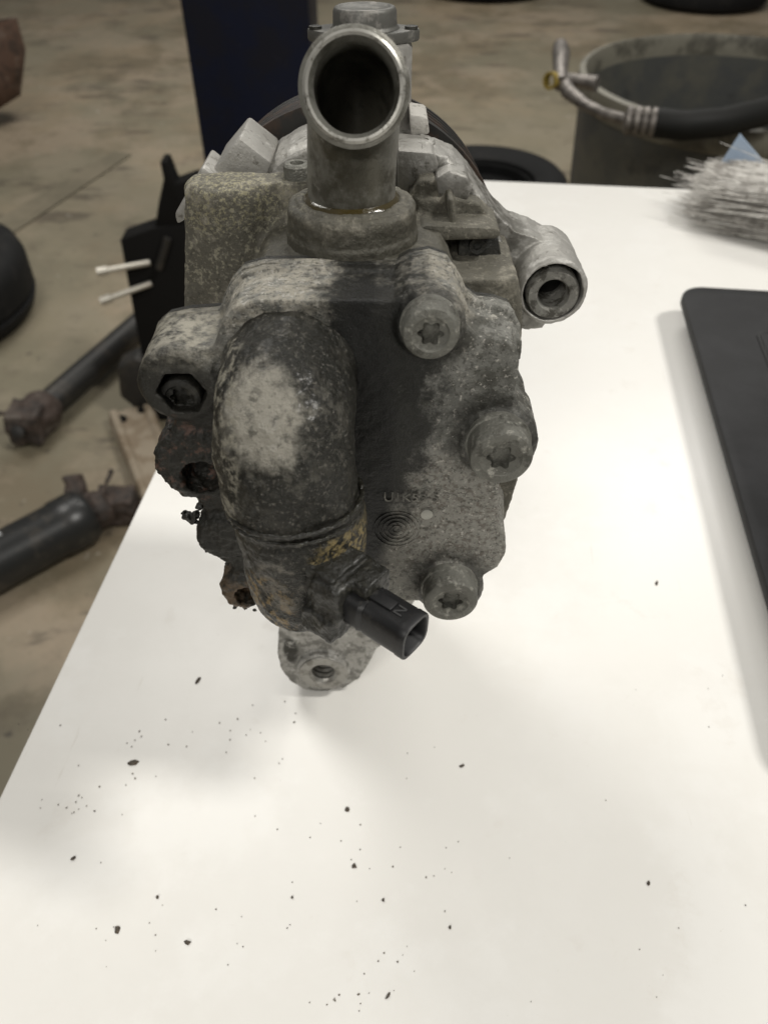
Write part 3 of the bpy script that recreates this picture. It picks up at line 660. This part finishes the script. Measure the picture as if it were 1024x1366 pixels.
# rusty pipe, upper left
c = gnd(-25, 165, FLOOR); t = put('rusty_pipe', c, 'rusty brown bent pipe with open end on the floor by the wall', 'pipe'); t['label'] = 'rusty brown bent pipe with an open end lying on concrete'
k = 3.0/FPX
pth = [Vector((-.36, -.20, .09)), Vector((-.20, -.10, .09)), Vector((-.02, -.01, .10)), Vector((.10, .05, .15)), Vector((.13, .07, .24)), Vector((.12, .08, .32))]
og = sweep(pth, [.085, .085, .09, .09, .085, .09], 28); og.f = og.f[:-1]; n0 = len(og.v)-28
ig = sweep(pth[3:], [.06, .07, .075], 28); ig.f = ig.f[:-1]; b0 = len(og.v); og.join(ig)
for j in range(28): og.f.append((n0+j, n0+(j+1) % 28, b0+56+(j+1) % 28, b0+56+j))
obj('pipe', og, mat('red_rust', (.12, .07, .048), .75, 0, (dict(col=(.06, .04, .03), s=20, lo=.45, hi=.6), dict(col=(.2, .15, .12), s=14, lo=.52, hi=.64)), ((80, .4, .004),)), t)
obj('clamp_band', lathe([(.088, -.01), (.098, -.01), (.098, .014), (.088, .014)], pth[2], (1, .5, .25), 28, closed=True), rust, t)
# long shaft with rusty end
a, b_ = gnd(48, 585, FLOOR), gnd(235, 415, FLOOR); dv = (b_-a).normalized(); ln_ = (b_-a).length
t = put('drive_shaft', a, 'long dark drive shaft with a rusty end joint on the floor', 'shaft')
obj('shaft', sweep([Vector((0, 0, .045)), dv*.06+Vector((0, 0, .045)), dv*.07+Vector((0, 0, .045)), dv*(ln_-.05)+Vector((0, 0, .045)), dv*(ln_+.12)+Vector((0, 0, .045))], [.022, .024, .029, .029, .03], 24), darkm, t)
jm = fuse('end_joint', [box((0, 0, .045), (.07, .07, .07)), lathe([(.036, -.03), (.042, -.01), (.042, .03), (.03, .05)], dv*.02+Vector((0, 0, .045)), dv, 20), sweep([Vector((-.01, 0, .07)), Vector((-.09, -.02, .075))], .006, 8)], rust, t, .004, 3, ((50, .006),))
obj('joint_bolt', lathe([(.014, 0), (.014, .010), (.010, .012)], Vector((-.005, -.042, .05)), (0, -1, .5), 12), darkm, jm)
# fat damper tube, lower left
a, b_ = gnd(-60, 815, FLOOR), gnd(128, 712, FLOOR); a.z += .0; dv = (b_-a).normalized(); ln_ = (b_-a).length; Z = Vector((0, 0, .052))
t = put('shock_absorber', a, 'fat black shock absorber with rusty end bracket on the floor', 'damper')
obj('tube', sweep([-dv*.2+Z, dv*(ln_-.06)+Z, dv*(ln_-.055)+Z, dv*(ln_-.01)+Z, dv*ln_+Z], [.048, .048, .051, .051, .044], 28), mat('damper_black', (.016, .0165, .016), .35, 0, (dict(col=(.04, .036, .03), s=25, lo=.5, hi=.65),)), t)
obj('paper_label', box(dv*.10+Vector((-.01, -.0, .0998)), (.05, .012, .001), Matrix.Rotation(math.atan2(dv.y, dv.x), 3, 'Z')), mat('label_white', (.4, .4, .4), .5), t)
fuse('end_bracket', [lathe([(.03, 0), (.034, .012), (.034, .03), (.026, .036)], dv*(ln_+.0)+Z, dv, 20), sweep([dv*(ln_-.01)+Z+Vector((-.01, .02, .01)), dv*(ln_-.01)+Vector((-.02, .05, .105))], [.022, .018], 12), box(dv*(ln_+.055)+Vector((0, 0, .036)), (.07, .05, .06)), sweep([dv*(ln_+.02)+Z, dv*(ln_+.05)+Vector((.0, .03, .10))], .005, 8)], rust, t, .003, 3, ((60, .005),))
# pale control arm
pale = mat('pale_casting_floor', (.30, .25, .185), .7, 0, (dict(col=(.22, .17, .115), s=22, lo=.45, hi=.6),))
a, b_ = gnd(178, 562, FLOOR), gnd(232, 700, FLOOR); dv = (b_-a).normalized(); sd = Vector((-dv.y, dv.x, 0)); ln_ = (b_-a).length
t = put('suspension_arm', a, 'pale beige suspension arm with two holes beside the table edge', 'arm')
fuse('arm', [sweep([Vector((0, 0, .02)), dv*ln_*.5+Vector((0, 0, .025)), dv*(ln_+.1)+Vector((0, 0, .025))], [.05, .045, .055], 16, sect=[(math.cos(2*math.pi*i/16), .34*math.sin(2*math.pi*i/16)) for i in range(16)], x0=sd), sweep([sd*.035+Vector((0, 0, .035)), sd*.03+dv*(ln_+.1)+Vector((0, 0, .04))], .010, 8), sweep([-sd*.035+Vector((0, 0, .035)), -sd*.03+dv*(ln_+.1)+Vector((0, 0, .04))], .010, 8)], pale, t, .003, 4)
for q in (sd*.024+dv*.02, -sd*.024+dv*.035):
    obj('bolt_hole', lathe([(.005, 0), (.005, .004), (.010, .005), (.012, 0)], q+Vector((0, 0, .036)), UX, 16, closed=True), bore, t)
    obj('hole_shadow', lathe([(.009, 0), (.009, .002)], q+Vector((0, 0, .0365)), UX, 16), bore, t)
# black upright bracket with two studs
YB = 1.40
def vprism(pts, Y, dep, org):
    q = [aty(x, y, Y)-org for x, y in pts]; n = len(q); v = q+[p+Vector((0, dep, 0)) for p in q]
    return G().add(v, [tuple(range(n)), tuple(range(n, 2*n))[::-1]]+[(i, n+i, n+(i+1) % n, (i+1) % n) for i in range(n)])
c = aty(205, 555, YB); c.z = FLOOR
t = put('black_bracket', c, 'tall black bracket with two bright studs standing beyond the table', 'bracket')
fz = lambda x: aty(x, 555, YB)
obj('plate', vprism([(160, 320), (206, 304), (262, 300), (262, 556), (205, 556), (180, 430)], YB, .05, c), bore, t, bevel=.004)
obj('neck', vprism([(206, 306), (212, 268), (218, 240), (213, 216), (222, 216), (234, 246), (262, 236), (262, 310)], YB+.005, .04, c), bore, t, bevel=.003)
obj('foot', box((.02, .05, .012), (.12, .14, .023)), bore, t, bevel=.003)
stud = mat('bright_stud', (.55, .52, .45), .35, .6)
for (x0_, y0_), (x1_, y1_) in (((130, 363), (200, 350)), ((135, 402), (202, 378))):
    p0, p1 = aty(x0_, y0_, YB-.03)-c, aty(x1_, y1_, YB-.006)-c
    s_ = obj('stud', sweep([p0, p0+(p1-p0)*.2, p0+(p1-p0)*.21, p1], [.0085, .0085, .0055, .0055], 12), stud, t)
obj('side_rail', sweep([aty(212, 358, YB-.01)-c, aty(224, 318, YB-.01)-c], .007, 8), darkm, t)
obj('lower_clamp', vprism([(156, 490), (180, 478), (205, 486), (205, 540), (180, 545), (160, 530)], YB-.02, .05, c), darkm, t, bevel=.006)
# grey bin with a hose over its rim
RZ = -.15
bc_ = gnd(992, 102, RZ); bc_.z = FLOOR; RB = .238; HB = RZ-FLOOR
t = put('waste_bin', bc_, 'large round grey plastic waste bin beyond the table', 'bin')
plas = mat('bin_plastic', (.058, .060, .058), .5, 0, (dict(col=(.072, .072, .062), s=9, lo=.4, hi=.6), dict(col=(.10, .095, .075), s=7, lo=.5, hi=.66, am=.8), dict(col=(.03, .03, .028), s=16, lo=.56, hi=.68, am=.7)), ((60, .15, .002),))
obj('body', lathe([(RB*.84, 0), (RB*.98, HB-.03), (RB*.955, HB-.03), (RB*.82, .02), (.01, .02), (.01, 0)], (0, 0, 0), UX, 72, closed=True), plas, t)
obj('rim', lathe([(RB*.956, HB-.035), (RB*.985, HB-.035), (RB*1.01, HB-.02), (RB, HB), (RB*.965, HB+.002), (RB*.955, HB-.004)], (0, 0, 0), UX, 72, closed=True), mat('bin_rim', (.17, .16, .125), .55, 0, (dict(col=(.07, .065, .05), s=14),)), t)
c = gnd(850, 162, RZ+.03)
t = put('hydraulic_hose', c, 'black hose with crimped metal end fitting lying over the bin rim', 'hose')
Pz = lambda x, y, z: gnd(x, y, z)-c
alu = mat('hose_aluminium', (.20, .182, .165), .45, .6, (dict(col=(.10, .09, .08), s=90, lo=.45, hi=.6),))
blackhose = mat('hose_rubber', (.009, .009, .008), .6, spec=.2)
z0 = RZ+.03
obj('hose', sweep([Pz(872, 163, z0), Pz(910, 168, z0), Pz(960, 164, z0), Pz(1010, 152, z0), Pz(1090, 128, z0-.01), Pz(1150, 90, z0-.06)], .0165, 20), blackhose, t)
a, b_ = Pz(833, 160, z0), Pz(876, 164, z0); prf = []
ln_ = (b_-a).length
for i in range(4): prf += [(.0125, ln_*i/4), (.0165, ln_*(i+.2)/4), (.0165, ln_*(i+.75)/4), (.0125, ln_*(i+.95)/4)]
obj('crimp_sleeve', lathe([(.008, -.002)]+prf+[(.012, ln_)], a, b_-a, 24), alu, t)
obj('pipe', sweep([Pz(836, 160, z0), Pz(805, 152, z0+.002), Pz(780, 140, z0+.004), Pz(757, 122, z0+.008), Pz(748, 100, z0+.014)], [.0065, .0065, .007, .009, .010], 14), alu, t)
q = Pz(748, 112, z0+.012)
obj('fitting', sweep([q, Pz(747, 92, z0+.02), Pz(748, 72, z0+.025), Pz(747, 62, z0+.026)], [.010, .0095, .012, .010], 16), alu, t)
obj('side_tab', sweep([Pz(752, 106, z0+.012), Pz(775, 108, z0+.014), Pz(796, 112, z0+.014)], [.008, .008, .010], 12), alu, t)
yc = Pz(738, 107, z0+.014); yd = (yc-Pz(752, 108, z0+.012)).normalized()
obj('yellow_cap', lathe([(.010, 0), (.0105, .009), (.0075, .009), (.0065, .0)], yc, yd+Vector((0, -.6, 0)), 20, closed=True), mat('yellow_plastic', (.26, .19, .04), .5), t)
